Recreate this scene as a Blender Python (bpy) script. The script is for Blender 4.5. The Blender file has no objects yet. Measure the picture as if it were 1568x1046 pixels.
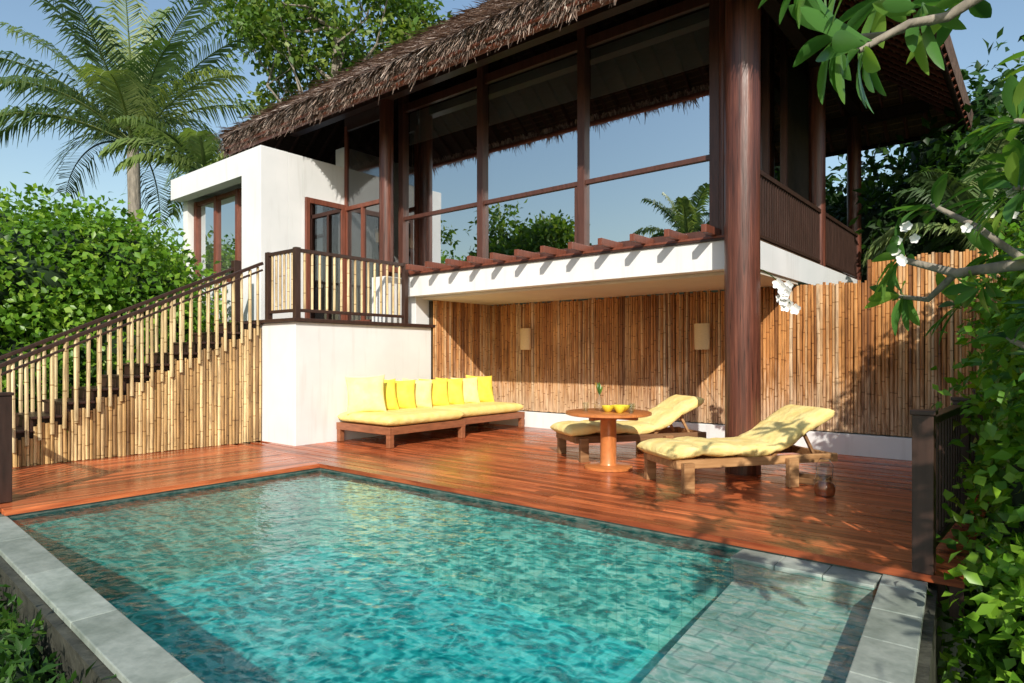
import bpy, math, random
import numpy as np
from mathutils import Vector, Matrix, Quaternion
random.seed(7); rng=np.random.default_rng(7)
S=bpy.context.scene
S.view_settings.view_transform='Standard'; S.view_settings.look='None'; S.view_settings.exposure=0

# ------------------------------------------------------------------ materials
def newmat(name):
    m=bpy.data.materials.new(name); m.use_nodes=True
    nt=m.node_tree; nt.nodes.clear()
    out=nt.nodes.new('ShaderNodeOutputMaterial')
    return m,nt,out
def N(nt,t,**k):
    n=nt.nodes.new(t)
    for a,b in k.items(): setattr(n,a,b)
    return n
def ramp(nt,stops,fac=None):
    r=N(nt,'ShaderNodeValToRGB')
    el=r.color_ramp.elements
    while len(el)<len(stops): el.new(0.5)
    for e,(p,c) in zip(el,stops):
        e.position=p; e.color=(c[0],c[1],c[2],1)
    if fac is not None: nt.links.new(fac,r.inputs[0])
    return r
def coords(nt,scale=(1,1,1),rot=(0,0,0)):
    tc=N(nt,'ShaderNodeTexCoord'); mp=N(nt,'ShaderNodeMapping')
    mp.inputs['Scale'].default_value=scale; mp.inputs['Rotation'].default_value=rot
    nt.links.new(tc.outputs['Object'],mp.inputs[0]); return mp.outputs[0]
def noise(nt,vec,scale,detail=3,rough=.55):
    n=N(nt,'ShaderNodeTexNoise'); n.inputs['Scale'].default_value=scale
    n.inputs['Detail'].default_value=min(detail,3); n.inputs['Roughness'].default_value=rough
    nt.links.new(vec,n.inputs['Vector']); return n.outputs['Fac']
def attr(nt,name='rnd'):
    a=N(nt,'ShaderNodeAttribute'); a.attribute_name=name; return a.outputs['Fac']
def math_(nt,op,a,b=None,c=None):
    n=N(nt,'ShaderNodeMath',operation=op)
    for i,v in enumerate((a,b,c)):
        if v is None: continue
        if isinstance(v,(int,float)): n.inputs[i].default_value=v
        else: nt.links.new(v,n.inputs[i])
    return n.outputs[0]
def mixc(nt,fac,a,b,mode='MIX'):
    n=N(nt,'ShaderNodeMix',data_type='RGBA',blend_type=mode)
    for s,v in ((0,fac),(6,a),(7,b)):
        if isinstance(v,(int,float)): n.inputs[s].default_value=v
        elif isinstance(v,tuple): n.inputs[s].default_value=(v[0],v[1],v[2],1)
        else: nt.links.new(v,n.inputs[s])
    return n.outputs[2]
def bump(nt,h,strength=.3,dist=.02):
    b=N(nt,'ShaderNodeBump'); b.inputs['Strength'].default_value=strength; b.inputs['Distance'].default_value=dist
    nt.links.new(h,b.inputs['Height']); return b.outputs[0]
def schlick(nt,nrm,f0):
    g=N(nt,'ShaderNodeNewGeometry'); d=N(nt,'ShaderNodeVectorMath',operation='DOT_PRODUCT')
    nt.links.new(nrm if nrm is not None else g.outputs['Normal'],d.inputs[0]); nt.links.new(g.outputs['Incoming'],d.inputs[1])
    c=math_(nt,'MINIMUM',math_(nt,'ABSOLUTE',d.outputs['Value']),1.0)
    p=math_(nt,'POWER',math_(nt,'SUBTRACT',1.0,c),5.0)
    return math_(nt,'MULTIPLY_ADD',p,1.0-f0,f0)
def princ(nt,out,col,rough=.6,nrm=None,spec=.5,coat=0):
    p=N(nt,'ShaderNodeBsdfPrincipled')
    if isinstance(col,tuple): p.inputs['Base Color'].default_value=(*col,1)
    else: nt.links.new(col,p.inputs['Base Color'])
    if isinstance(rough,(int,float)): p.inputs['Roughness'].default_value=rough
    else: nt.links.new(rough,p.inputs['Roughness'])
    p.inputs['Specular IOR Level'].default_value=spec
    p.inputs['Coat Weight'].default_value=coat
    if nrm is not None: nt.links.new(nrm,p.inputs['Normal'])
    if out is not None: nt.links.new(p.outputs[0],out.inputs[0])
    return p
def simple(name,c,rough=.6,scale=6,var=.25,bs=.2,stretch=(1,1,1),bd=.01,useattr=0,spec=.5,coat=0):
    m,nt,out=newmat(name)
    v=coords(nt,stretch); n=noise(nt,v,scale,3)
    r=ramp(nt,[(.25,tuple(x*(1-var) for x in c)),(.75,tuple(min(1,x*(1+var)) for x in c))],n)
    col=r.outputs[0]
    princ(nt,out,col,rough,bump(nt,n,bs,bd),spec,coat)
    return m

M={}
m,nt,out=newmat('white_plaster'); v=coords(nt); n1=noise(nt,v,1.3,3); n2=noise(nt,v,40,2)
st=noise(nt,coords(nt,(5,5,.5)),1.5,3)
c1=ramp(nt,[(.3,(.70,.71,.71)),(.7,(.79,.79,.79))],n1).outputs[0]
c2=mixc(nt,1.0,c1,ramp(nt,[(.25,(.90,.895,.88)),(.45,(1,1,1))],st).outputs[0],'MULTIPLY')
princ(nt,out,c2,.8,bump(nt,n2,.15,.004)); M['white']=m
def wood(name,dark,light,rough,axis=0,scale=1,vary=((.45,.40,.38),(.95,.9,.85),(1.35,1.33,1.25)),spec=.5):
    m,nt,out=newmat(name)
    sc=[14,14,14]; sc[axis]=.9
    v=coords(nt,tuple(s*scale for s in sc)); 
    a=attr(nt)
    cmb=N(nt,'ShaderNodeVectorMath',operation='ADD'); nt.links.new(v,cmb.inputs[0])
    sv=N(nt,'ShaderNodeCombineXYZ')
    for i in range(3): nt.links.new(math_(nt,'MULTIPLY',a,37.0),sv.inputs[i])
    nt.links.new(sv.outputs[0],cmb.inputs[1])
    n=noise(nt,cmb.outputs[0],1.6,3,.65)
    c=ramp(nt,[(.3,dark),(.7,light)],n).outputs[0]
    r2=ramp(nt,[(0,vary[0]),(.5,vary[1]),(1,vary[2])],a).outputs[0]
    c=mixc(nt,1.0,c,r2,'MULTIPLY')
    big=noise(nt,coords(nt),1.1,3)
    c=mixc(nt,1.0,c,ramp(nt,[(.3,(.75,.70,.68)),(.65,(1.1,1.1,1.1))],big).outputs[0],'MULTIPLY')
    rr=ramp(nt,[(.3,(rough*.6,)*3),(.7,(min(1,rough*1.4),)*3)],big).outputs[0]
    princ(nt,out,c,rr,bump(nt,n,.35,.004),spec); return m
M['deckx']=wood('deck_timber',(.25,.048,.018),(.66,.19,.068),.28,0)
M['decky']=wood('deck_timber_side',(.25,.048,.018),(.66,.19,.068),.28,1)
M['darkwood']=simple('dark_stained_timber',(.045,.022,.016),.4,3,.35,.2,(8,8,1))
M['redwood']=simple('reddish_timber',(.17,.05,.028),.42,3,.3,.15,(8,8,1))
M['rafterwood']=simple('rafter_timber',(.028,.014,.010),.8,3,.3,.15,(4,4,4),spec=.1)  # timber colour darkened to paint in the shade below front and left slopes
m,nt,out=newmat('column_timber'); n=noise(nt,coords(nt,(11,11,.5)),2.0,3,.7); n2=noise(nt,coords(nt,(40,40,1.2)),1.5,3,.6)
c=ramp(nt,[(.3,(.05,.018,.012)),(.55,(.12,.038,.024)),(.75,(.20,.070,.042))],n).outputs[0]
c=mixc(nt,1.0,c,ramp(nt,[(.32,(.3,.28,.26)),(.42,(1,1,1))],n2).outputs[0],'MULTIPLY')
princ(nt,out,c,.36,bump(nt,math_(nt,'ADD',n,n2),.4,.01)); M['column']=m
M['teak']=wood('teak_timber',(.24,.12,.05),(.46,.27,.13),.5,0)
M['tablewood']=simple('table_timber',(.50,.17,.05),.3,3,.3,.1,(2,12,3))
M['sofawood']=simple('sofa_timber',(.27,.10,.045),.42,3,.3,.1,(2,2,8))
def bamboo(name,stops,ax=2,ringk=1.7,ringd=(.5,.42,.32),low=None):
    m,nt,out=newmat(name); a=attr(nt)
    c=ramp(nt,stops,a).outputs[0]
    tc=N(nt,'ShaderNodeTexCoord'); sp=N(nt,'ShaderNodeSeparateXYZ'); nt.links.new(tc.outputs['Object'],sp.inputs[0])
    z=sp.outputs[ax]
    f=math_(nt,'FRACT',math_(nt,'ADD',math_(nt,'MULTIPLY',z,math_(nt,'ADD',math_(nt,'MULTIPLY',a,1.1),ringk)),math_(nt,'MULTIPLY',a,23.7)))
    d=math_(nt,'ABSOLUTE',math_(nt,'SUBTRACT',f,.5))
    ring=ramp(nt,[(0,ringd),(.012,ringd),(.022,(1.08,1.08,1.05)),(.5,(1,1,1))],d).outputs[0]
    st=noise(nt,coords(nt,(26,26,1.6)),1.3,3,.7)
    big=noise(nt,coords(nt,(1,1,1)),1.1,3,.6)
    if low:
        f2=math_(nt,'ADD',math_(nt,'MULTIPLY',z,-.55),math_(nt,'ADD',math_(nt,'MULTIPLY',st,1.4),.30))
        f2=ramp(nt,[(.35,(0,0,0)),(.8,(.8,.8,.8))],f2).outputs[0]
        c=mixc(nt,f2,c,low)
    c=mixc(nt,1.0,c,ring,'MULTIPLY')
    c=mixc(nt,1.0,c,ramp(nt,[(.3,(.36,.31,.27)),(.5,(.92,.90,.87)),(.8,(1.3,1.27,1.25))],st).outputs[0],'MULTIPLY')
    c=mixc(nt,1.0,c,ramp(nt,[(.3,(.68,.62,.56)),(.6,(1.05,1.05,1.05))],big).outputs[0],'MULTIPLY')
    princ(nt,out,c,.5,bump(nt,st,.25,.004)); return m
M['bamboo']=bamboo('bamboo_poles',[(0,(.24,.14,.055)),(.25,(.48,.30,.12)),(.6,(.62,.41,.17)),(1,(.80,.62,.34))])
M['bamboo2']=bamboo('bamboo_poles_back',[(0,(.22,.09,.03)),(.3,(.48,.21,.065)),(.7,(.60,.31,.11)),(.9,(.62,.42,.24)),(1,(.72,.55,.38))],low=(.60,.45,.31))
M['bamboorail']=bamboo('bamboo_baluster',[(0,(.55,.41,.20)),(1,(.80,.66,.40))])
M['batten']=simple('roof_battens',(.26,.14,.065),.7)
M['bamdark']=simple('bamboo_backing',(.04,.025,.012),.9)
m,nt,out=newmat('thatch'); a=attr(nt); n=noise(nt,coords(nt,(30,4,4)),1.5,3,.7)
c=ramp(nt,[(0,(.06,.035,.025)),(.35,(.19,.125,.095)),(.75,(.42,.31,.25)),(1,(.74,.63,.54))],a).outputs[0]
c=mixc(nt,1.0,c,ramp(nt,[(.3,(.5,.5,.5)),(.7,(1.2,1.2,1.2))],n).outputs[0],'MULTIPLY')
princ(nt,out,c,.9,bump(nt,n,.8,.02),.2); M['thatch']=m
M['under']=simple('thatch_underside',(.022,.013,.009),.9,4,.6,.6,(20,2,2),.02,spec=.1)  # near-black colour stands in for shade under the front and left slopes
M['underlit']=simple('thatch_underside_side',(.13,.07,.035),.85,4,.5,.6,(20,2,2),.02)  # same thatch in a painted lit tone, for back and right slopes
def cloth(name,a_,b_,bs=.6):
    m,nt,out=newmat(name); v=coords(nt); nb=noise(nt,v,6,3)
    c=ramp(nt,[(.3,a_),(.7,b_)],nb).outputs[0]
    princ(nt,out,c,.9,bump(nt,nb,bs,.04),.2); return m
M['yellow']=cloth('yellow_cloth',(.86,.66,.20),(.90,.75,.30))
M['cream']=cloth('pale_yellow_cloth',(.88,.74,.26),(.92,.80,.36))
M['lounge']=cloth('lounger_yellow_cloth',(.85,.64,.22),(.90,.74,.33),.8)
M['lemon']=cloth('lemon_cloth',(.88,.66,.07),(.92,.74,.12))
def tile(name,c1,c2,mortar,bw,bh,rot=(0,0,0),rough=.35,off=.5,ms=.02):
    m,nt,out=newmat(name); v=coords(nt,(1,1,1),rot)
    b=N(nt,'ShaderNodeTexBrick'); nt.links.new(v,b.inputs[0]); b.offset=off
    b.inputs['Scale'].default_value=1; b.inputs['Brick Width'].default_value=bw; b.inputs['Row Height'].default_value=bh
    b.inputs['Mortar Size'].default_value=ms*bh; b.inputs['Color1'].default_value=(*c1,1); b.inputs['Color2'].default_value=(*c2,1); b.inputs['Mortar'].default_value=(*mortar,1)
    n=noise(nt,v,3,3); n2=noise(nt,v,45,2)
    c=mixc(nt,1.0,b.outputs[0],ramp(nt,[(.3,(.75,.77,.77)),(.7,(1.12,1.12,1.10))],n).outputs[0],'MULTIPLY')
    h=math_(nt,'ADD',math_(nt,'MULTIPLY',b.outputs['Fac'],-1.0),math_(nt,'MULTIPLY',n2,.4))
    princ(nt,out,c,rough,bump(nt,h,.4,.004)); return m
M['poolfloor']=tile('pool_mosaic',(.05,.50,.50),(.09,.58,.57),(.06,.46,.45),.10,.10,ms=.05,off=0)
M['poolwx']=tile('pool_wall_tile',(.14,.42,.36),(.20,.48,.42),(.12,.36,.32),.10,.10,(math.radians(90),0,0),ms=.05,off=0)
M['poolwy']=tile('pool_wall_tile_side',(.14,.42,.36),(.20,.48,.42),(.12,.36,.32),.10,.10,(math.radians(90),0,math.radians(90)),ms=.05,off=0)
M['shelf']=tile('shelf_tile',(.34,.47,.43),(.42,.54,.49),(.25,.36,.34),.30,.15,ms=.05)
m,nt,out=newmat('coping_stone'); a=attr(nt); n=noise(nt,coords(nt),9,3,.7); n2=noise(nt,coords(nt),1.7,3)
c=ramp(nt,[(.3,(.25,.29,.26)),(.7,(.40,.44,.40))],n).outputs[0]
c=mixc(nt,1.0,c,ramp(nt,[(0,(.8,.8,.78)),(1,(1.12,1.12,1.1))],a).outputs[0],'MULTIPLY')
c=mixc(nt,1.0,c,ramp(nt,[(.35,(.72,.75,.72)),(.6,(1.05,1.05,1.05))],n2).outputs[0],'MULTIPLY')
princ(nt,out,c,.55,bump(nt,n,.5,.006)); M['coping']=m
def watermat(name,tints,f0=.02):
    m,nt,out=newmat(name); v=coords(nt)
    w1=noise(nt,coords(nt,(1,1.3,1)),4.5,2,.5); w2=noise(nt,v,17,2,.5)
    h=math_(nt,'ADD',w1,math_(nt,'MULTIPLY',w2,.30))
    bn=bump(nt,h,.5,.038)
    fr=schlick(nt,bn,f0)
    gl=N(nt,'ShaderNodeBsdfGlossy'); gl.inputs['Roughness'].default_value=.02; nt.links.new(bn,gl.inputs['Normal'])
    tr=N(nt,'ShaderNodeBsdfTransparent')
    # caustics painted into the transparent tint by a warped cell pattern
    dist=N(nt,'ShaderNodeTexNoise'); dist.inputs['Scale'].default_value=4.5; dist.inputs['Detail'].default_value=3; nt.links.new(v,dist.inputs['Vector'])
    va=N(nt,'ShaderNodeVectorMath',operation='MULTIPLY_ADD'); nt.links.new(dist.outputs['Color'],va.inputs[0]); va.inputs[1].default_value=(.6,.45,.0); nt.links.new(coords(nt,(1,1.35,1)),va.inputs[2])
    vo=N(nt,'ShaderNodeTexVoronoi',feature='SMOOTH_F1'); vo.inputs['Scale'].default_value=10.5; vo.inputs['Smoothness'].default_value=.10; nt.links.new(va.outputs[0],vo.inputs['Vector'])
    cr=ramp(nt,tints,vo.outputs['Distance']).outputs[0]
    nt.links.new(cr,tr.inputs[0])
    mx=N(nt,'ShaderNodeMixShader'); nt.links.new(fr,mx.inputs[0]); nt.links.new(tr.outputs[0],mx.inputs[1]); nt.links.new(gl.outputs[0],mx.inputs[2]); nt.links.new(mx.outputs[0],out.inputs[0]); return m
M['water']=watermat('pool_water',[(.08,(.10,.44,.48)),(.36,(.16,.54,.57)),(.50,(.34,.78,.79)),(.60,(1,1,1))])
M['watershallow']=watermat('shallow_water',[(.08,(.52,.76,.74)),(.36,(.60,.83,.80)),(.50,(.80,.94,.91)),(.60,(1,1,1))])
def glassmat(name,refl,tint):
    m,nt,out=newmat(name)
    w=noise(nt,coords(nt),.5,1); bn=bump(nt,w,.05,.05)
    f=schlick(nt,None,refl)
    g=N(nt,'ShaderNodeBsdfGlossy'); g.inputs['Roughness'].default_value=.0; g.inputs['Color'].default_value=(.93,.97,1,1)
    nt.links.new(bn,g.inputs['Normal'])
    t=N(nt,'ShaderNodeBsdfTransparent'); t.inputs[0].default_value=(*tint,1)
    x=N(nt,'ShaderNodeMixShader'); nt.links.new(f,x.inputs[0]); nt.links.new(t.outputs[0],x.inputs[1]); nt.links.new(g.outputs[0],x.inputs[2]); nt.links.new(x.outputs[0],out.inputs[0]); return m
M['glass']=glassmat('window_glass',.70,(.8,.8,.8)); M['doorglass']=glassmat('door_glass',.25,(.4,.4,.4)); M['clear']=glassmat('clear_glass',.05,(.93,.95,.93))
def leafmat(name,stops,trans=.35,rough=.45):
    m,nt,out=newmat(name); a=attr(nt); c=ramp(nt,stops,a).outputs[0]
    p=princ(nt,None,c,rough,None,.4)
    t=N(nt,'ShaderNodeBsdfTranslucent'); 
    c2=mixc(nt,1.0,c,(1.3,1.35,.5),'MULTIPLY'); nt.links.new(c2,t.inputs[0])
    x=N(nt,'ShaderNodeMixShader'); x.inputs[0].default_value=trans
    nt.links.new(p.outputs[0],x.inputs[1]); nt.links.new(t.outputs[0],x.inputs[2]); nt.links.new(x.outputs[0],out.inputs[0]); return m
M['leaf']=leafmat('hedge_leaves',[(0,(.03,.095,.008)),(.5,(.13,.28,.022)),(1,(.33,.48,.06))],.35,.38)
M['leafb']=leafmat('bright_leaves',[(0,(.04,.13,.012)),(.5,(.12,.29,.02)),(.95,(.27,.44,.04)),(1,(.42,.50,.05))],.35,.38)
M['leaft']=leafmat('tree_leaves',[(0,(.035,.085,.014)),(.5,(.10,.19,.025)),(1,(.26,.32,.06))])
M['leafd']=leafmat('dark_leaves',[(0,(.010,.035,.008)),(.6,(.03,.085,.012)),(1,(.08,.18,.02))])
M['palm']=leafmat('palm_leaflets',[(0,(.045,.085,.035)),(.5,(.11,.19,.065)),(1,(.32,.38,.14))])
M['palmy']=leafmat('young_palm_leaflets',[(0,(.12,.20,.05)),(.5,(.25,.33,.10)),(1,(.5,.52,.25))])
M['frang']=leafmat('frangipani_leaves',[(0,(.04,.12,.03)),(.6,(.11,.27,.06)),(.93,(.26,.42,.07)),(1,(.7,.5,.05))],.4,.3)
M['bark']=simple('bark',(.24,.21,.17),.9,3,.45,.8,(5,5,1.2),.03)
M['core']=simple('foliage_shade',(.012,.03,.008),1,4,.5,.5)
M['ground']=simple('soil_and_grass',(.05,.075,.025),1,.7,.5,.5,(1,1,1),.05)
M['rock']=simple('rock',(.30,.28,.25),.9,3,.4,.9,(1,1,1),.06)
M['wetstone']=simple('wet_stone_wall',(.05,.05,.038),.6,7,.5,.9,(1,1,1),.04)
M['waterline']=simple('waterline_tile',(.10,.13,.11),.4,9,.4,.4)
M['lampshade']=simple('lamp_fabric',(.68,.50,.28),.8,30,.12,.2,(1,1,6))
M['petal']=simple('white_petals',(.85,.85,.82),.6,8,.05,.1)
M['metal']=simple('dark_metal',(.05,.045,.04),.4)
M['copper']=simple('amber_glass',(.30,.08,.03),.15,9,.6,.1)
M['bowl']=simple('yellow_ceramic',(.75,.6,.05),.2,5,.1,.05)
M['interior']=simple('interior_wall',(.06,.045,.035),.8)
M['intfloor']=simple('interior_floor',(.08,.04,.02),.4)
M['blind']=simple('blind_fabric',(.75,.75,.72),.9,8,.08,.2,(1,1,4))
M['linen']=simple('linen',(.6,.58,.54),.9)
M['soffit']=simple('soffit_paint',(.62,.56,.46),.9,2,.06,.1)

# ------------------------------------------------------------------ mesh helpers
def mesh_np(name,V,F,mats,R=None,MI=None,smooth=False,parent=None):
    V=np.asarray(V,dtype=np.float32)
    me=bpy.data.meshes.new(name)
    if isinstance(F,np.ndarray):
        k=F.shape[1]; me.vertices.add(len(V)); me.vertices.foreach_set('co',V.ravel())
        me.loops.add(F.size); me.loops.foreach_set('vertex_index',F.astype(np.int32).ravel())
        me.polygons.add(len(F)); me.polygons.foreach_set('loop_start',np.arange(0,F.size,k,dtype=np.int32))
        me.polygons.foreach_set('loop_total',np.full(len(F),k,dtype=np.int32))
        me.update(calc_edges=True)
    else:
        me.from_pydata(V.tolist(),[],F); me.update()
    for x in mats: me.materials.append(x)
    if R is not None:
        at=me.attributes.new('rnd','FLOAT','FACE'); at.data.foreach_set('value',np.asarray(R,dtype=np.float32))
    if MI is not None: me.polygons.foreach_set('material_index',np.asarray(MI,dtype=np.int32))
    if smooth: me.polygons.foreach_set('use_smooth',np.ones(len(me.polygons),dtype=bool))
    ob=bpy.data.objects.new(name,me); S.collection.objects.link(ob)
    if parent: ob.parent=parent
    return ob
def empty(name,loc=(0,0,0),rz=0):
    e=bpy.data.objects.new(name,None); e.location=loc; e.rotation_euler=(0,0,rz); e.empty_display_size=.2
    S.collection.objects.link(e); return e
class MB:
    def __init__(s): s.v=[];s.f=[];s.r=[];s.m=[]
    def add(s,vs,fs,r=None,m=0):
        o=len(s.v); s.v+= [tuple(x) for x in vs]; r=random.random() if r is None else r
        for f in fs: s.f.append(tuple(i+o for i in f)); s.r.append(r); s.m.append(m)
    def box(s,x0,x1,y0,y1,z0,z1,r=None,m=0):
        s.prism([(x0,y0),(x1,y0),(x1,y1),(x0,y1)],z0,z1,r,m)
    def prism(s,p,z0,z1,r=None,m=0):
        vs=[(x,y,z0) for x,y in p]+[(x,y,z1) for x,y in p]
        s.add(vs,[(0,3,2,1),(4,5,6,7),(0,1,5,4),(1,2,6,5),(2,3,7,6),(3,0,4,7)],r,m)
    def beam(s,a,b,w,h,r=None,m=0,up=(0,0,1)):
        a=Vector(a);b=Vector(b);d=(b-a).normalized();u=Vector(up)
        sd=d.cross(u)
        if sd.length<1e-4: sd=Vector((1,0,0))
        sd.normalize(); u=sd.cross(d).normalized()
        vs=[]
        for p in (a,b):
            for i,j in ((-1,-1),(1,-1),(1,1),(-1,1)): vs.append(p+sd*(i*w/2)+u*(j*h/2))
        s.add(vs,[(0,1,2,3),(7,6,5,4),(0,4,5,1),(1,5,6,2),(2,6,7,3),(3,7,4,0)],r,m)
    def tube(s,pts,rad,n=8,r=None,m=0):
        pts=[Vector(p) for p in pts]; 
        if isinstance(rad,(int,float)): rad=[rad]*len(pts)
        vs=[];fs=[]
        for i,p in enumerate(pts):
            d=(pts[min(i+1,len(pts)-1)]-pts[max(i-1,0)]).normalized()
            ref=Vector((0,0,1)) if abs(d.z)<.9 else Vector((1,0,0))
            a=d.cross(ref).normalized(); b=d.cross(a)
            for k in range(n):
                t=2*math.pi*k/n; vs.append(p+(a*math.cos(t)+b*math.sin(t))*rad[i])
        for i in range(len(pts)-1):
            for k in range(n): fs.append((i*n+k,i*n+(k+1)%n,(i+1)*n+(k+1)%n,(i+1)*n+k))
        fs.append(tuple(range(n))[::-1]); fs.append(tuple((len(pts)-1)*n+k for k in range(n)))
        s.add(vs,fs,r,m)
    def lathe(s,prof,c=(0,0,0),n=32,r=None,m=0):
        vs=[];fs=[]
        for (rr,z) in prof:
            for k in range(n):
                t=2*math.pi*k/n; vs.append((c[0]+rr*math.cos(t),c[1]+rr*math.sin(t),c[2]+z))
        for i in range(len(prof)-1):
            for k in range(n): fs.append((i*n+k,i*n+(k+1)%n,(i+1)*n+(k+1)%n,(i+1)*n+k))
        fs.append(tuple(range(n))[::-1]); fs.append(tuple((len(prof)-1)*n+k for k in range(n)))
        s.add(vs,fs,r,m)
    def build(s,name,mats,parent=None,smooth=False,bevel=0):
        ob=mesh_np(name,s.v,s.f,mats,s.r,s.m,smooth,parent)
        if smooth:
            try: ob.data.set_sharp_from_angle(angle=math.radians(45))
            except Exception: pass
        if bevel:
            b=ob.modifiers.new('bevel','BEVEL'); b.width=bevel; b.segments=2; b.limit_method='ANGLE'
        return ob

# ------------------------------------------------------------------ foliage helpers
def unit(a): return a/np.maximum(np.linalg.norm(a,axis=1,keepdims=True),1e-6)
def leaf_mesh(P,D,Nn,L,W,fold=.15):
    D=unit(D); Sd=unit(np.cross(D,Nn)); Up=np.cross(Sd,D)
    L=L[:,None];W=W[:,None]
    b=P; l=P+D*L*.45+Sd*W*.5+Up*W*fold; r=P+D*L*.45-Sd*W*.5+Up*W*fold; md=P+D*L*.5; t=P+D*L-Up*L*.12
    V=np.stack([b,l,t,r,md],1).reshape(-1,3); n=len(P); o=np.arange(n)*5
    F=np.concatenate([np.stack([o,o+4,o+2,o+1],1),np.stack([o,o+3,o+2,o+4],1)],1).reshape(-1,4)
    return V,F
def clump_leaves(C,N_per,sig,L,W,up=.5,out_c=None,flat=1.0):
    n=len(C)*N_per
    cc=np.repeat(C,N_per,0); off=rng.normal(size=(n,3))*sig; off[:,2]*=flat
    P=cc+off
    D=unit(rng.normal(size=(n,3))+ (off/ max(sig,1e-3))*.5 +np.array([0,0,-.25]))
    Nn=unit(rng.normal(size=(n,3))*.6+np.array([0,0,up])+ (0 if out_c is None else out_c.repeat(N_per,0)*.6))
    l=L*rng.uniform(.6,1.25,n); w=W*rng.uniform(.7,1.2,n)
    tone=np.repeat(rng.uniform(0,.55,len(C)),N_per)+rng.uniform(0,.45,n)
    return leaf_mesh(P,D,Nn,l,w)+(np.repeat(tone,2),)
def bush(name,blobs,nclump,nper,sig,L,W,mat,core=.78):
    root=empty(name)
    Cs=[];Os=[]
    vol=np.array([b[3]*b[4] for b in blobs]); vol=vol/vol.sum()
    bumps=MB()
    for bi,b in enumerate(blobs):
        n=max(3,int(nclump*vol[bi])); d=unit(rng.normal(size=(n,3)))
        rad=np.array([b[3],b[4],b[5]]) 
        rr=rng.uniform(.76,1.13,n)[:,None]
        Cs.append(np.array(b[:3])+d*rad*rr); Os.append(d)
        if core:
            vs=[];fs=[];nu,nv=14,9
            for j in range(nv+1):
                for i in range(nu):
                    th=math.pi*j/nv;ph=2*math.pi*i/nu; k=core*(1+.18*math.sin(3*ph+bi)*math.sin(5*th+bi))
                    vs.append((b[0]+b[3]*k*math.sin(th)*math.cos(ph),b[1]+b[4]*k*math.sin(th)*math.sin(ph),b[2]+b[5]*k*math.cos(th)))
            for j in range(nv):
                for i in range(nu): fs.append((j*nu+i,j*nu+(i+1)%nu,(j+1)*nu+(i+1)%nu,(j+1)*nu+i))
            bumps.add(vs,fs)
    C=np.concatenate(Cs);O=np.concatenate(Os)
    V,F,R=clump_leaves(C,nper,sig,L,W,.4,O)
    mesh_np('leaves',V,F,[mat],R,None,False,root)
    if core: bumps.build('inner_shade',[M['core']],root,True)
    return root
def limb(mb,a,b,r0,r1,wob=.15,n=5):
    a=Vector(a);b=Vector(b);pts=[];rs=[]
    for i in range(n+1):
        t=i/n; p=a.lerp(b,t); k=math.sin(math.pi*t)*wob*(b-a).length*.3
        pts.append(p+Vector((random.uniform(-k,k),random.uniform(-k,k),random.uniform(-k,k)*.5))); rs.append(r0+(r1-r0)*t)
    mb.tube(pts,rs,7); return pts
def tree(name,base,top,crown_r,nlimb,nclump,nper,sig,L,W,mat,tr=.2,flat=.8,low=.0):
    root=empty(name); mb=MB(); base=Vector(base);top=Vector(top)
    tp=limb(mb,base,top,tr,tr*.45,.12,8)
    Cs=[]
    for i in range(nlimb):
        st=tp[random.randint(4,8)] 
        d=Vector((random.gauss(0,1),random.gauss(0,1),random.gauss(.15,.55))).normalized()
        end=top+Vector((d.x*crown_r,d.y*crown_r,d.z*crown_r*flat))*random.uniform(.55,1)
        pp=limb(mb,st,end,tr*.35,tr*.08,.3,5)
        for k in range(3):
            e2=pp[3+k%3]+Vector((random.gauss(0,1),random.gauss(0,1),random.gauss(.2,.6)))*crown_r*.22
            limb(mb,pp[2+k],e2,tr*.1,tr*.03,.3,3); Cs.append(e2)
            for q in range(max(1,nclump//(nlimb*3))): Cs.append(e2+Vector((random.gauss(0,1),random.gauss(0,1),random.gauss(0,.6)))*crown_r*.11)
        Cs.append(end)
    mb.build('trunk_and_limbs',[M['bark']],root,True)
    C=np.array([tuple(c) for c in Cs])
    V,F,R=clump_leaves(C,nper,sig,L,W,.6,None,.6)
    mesh_np('leaves',V,F,[mat],R,None,False,root); return root
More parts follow.
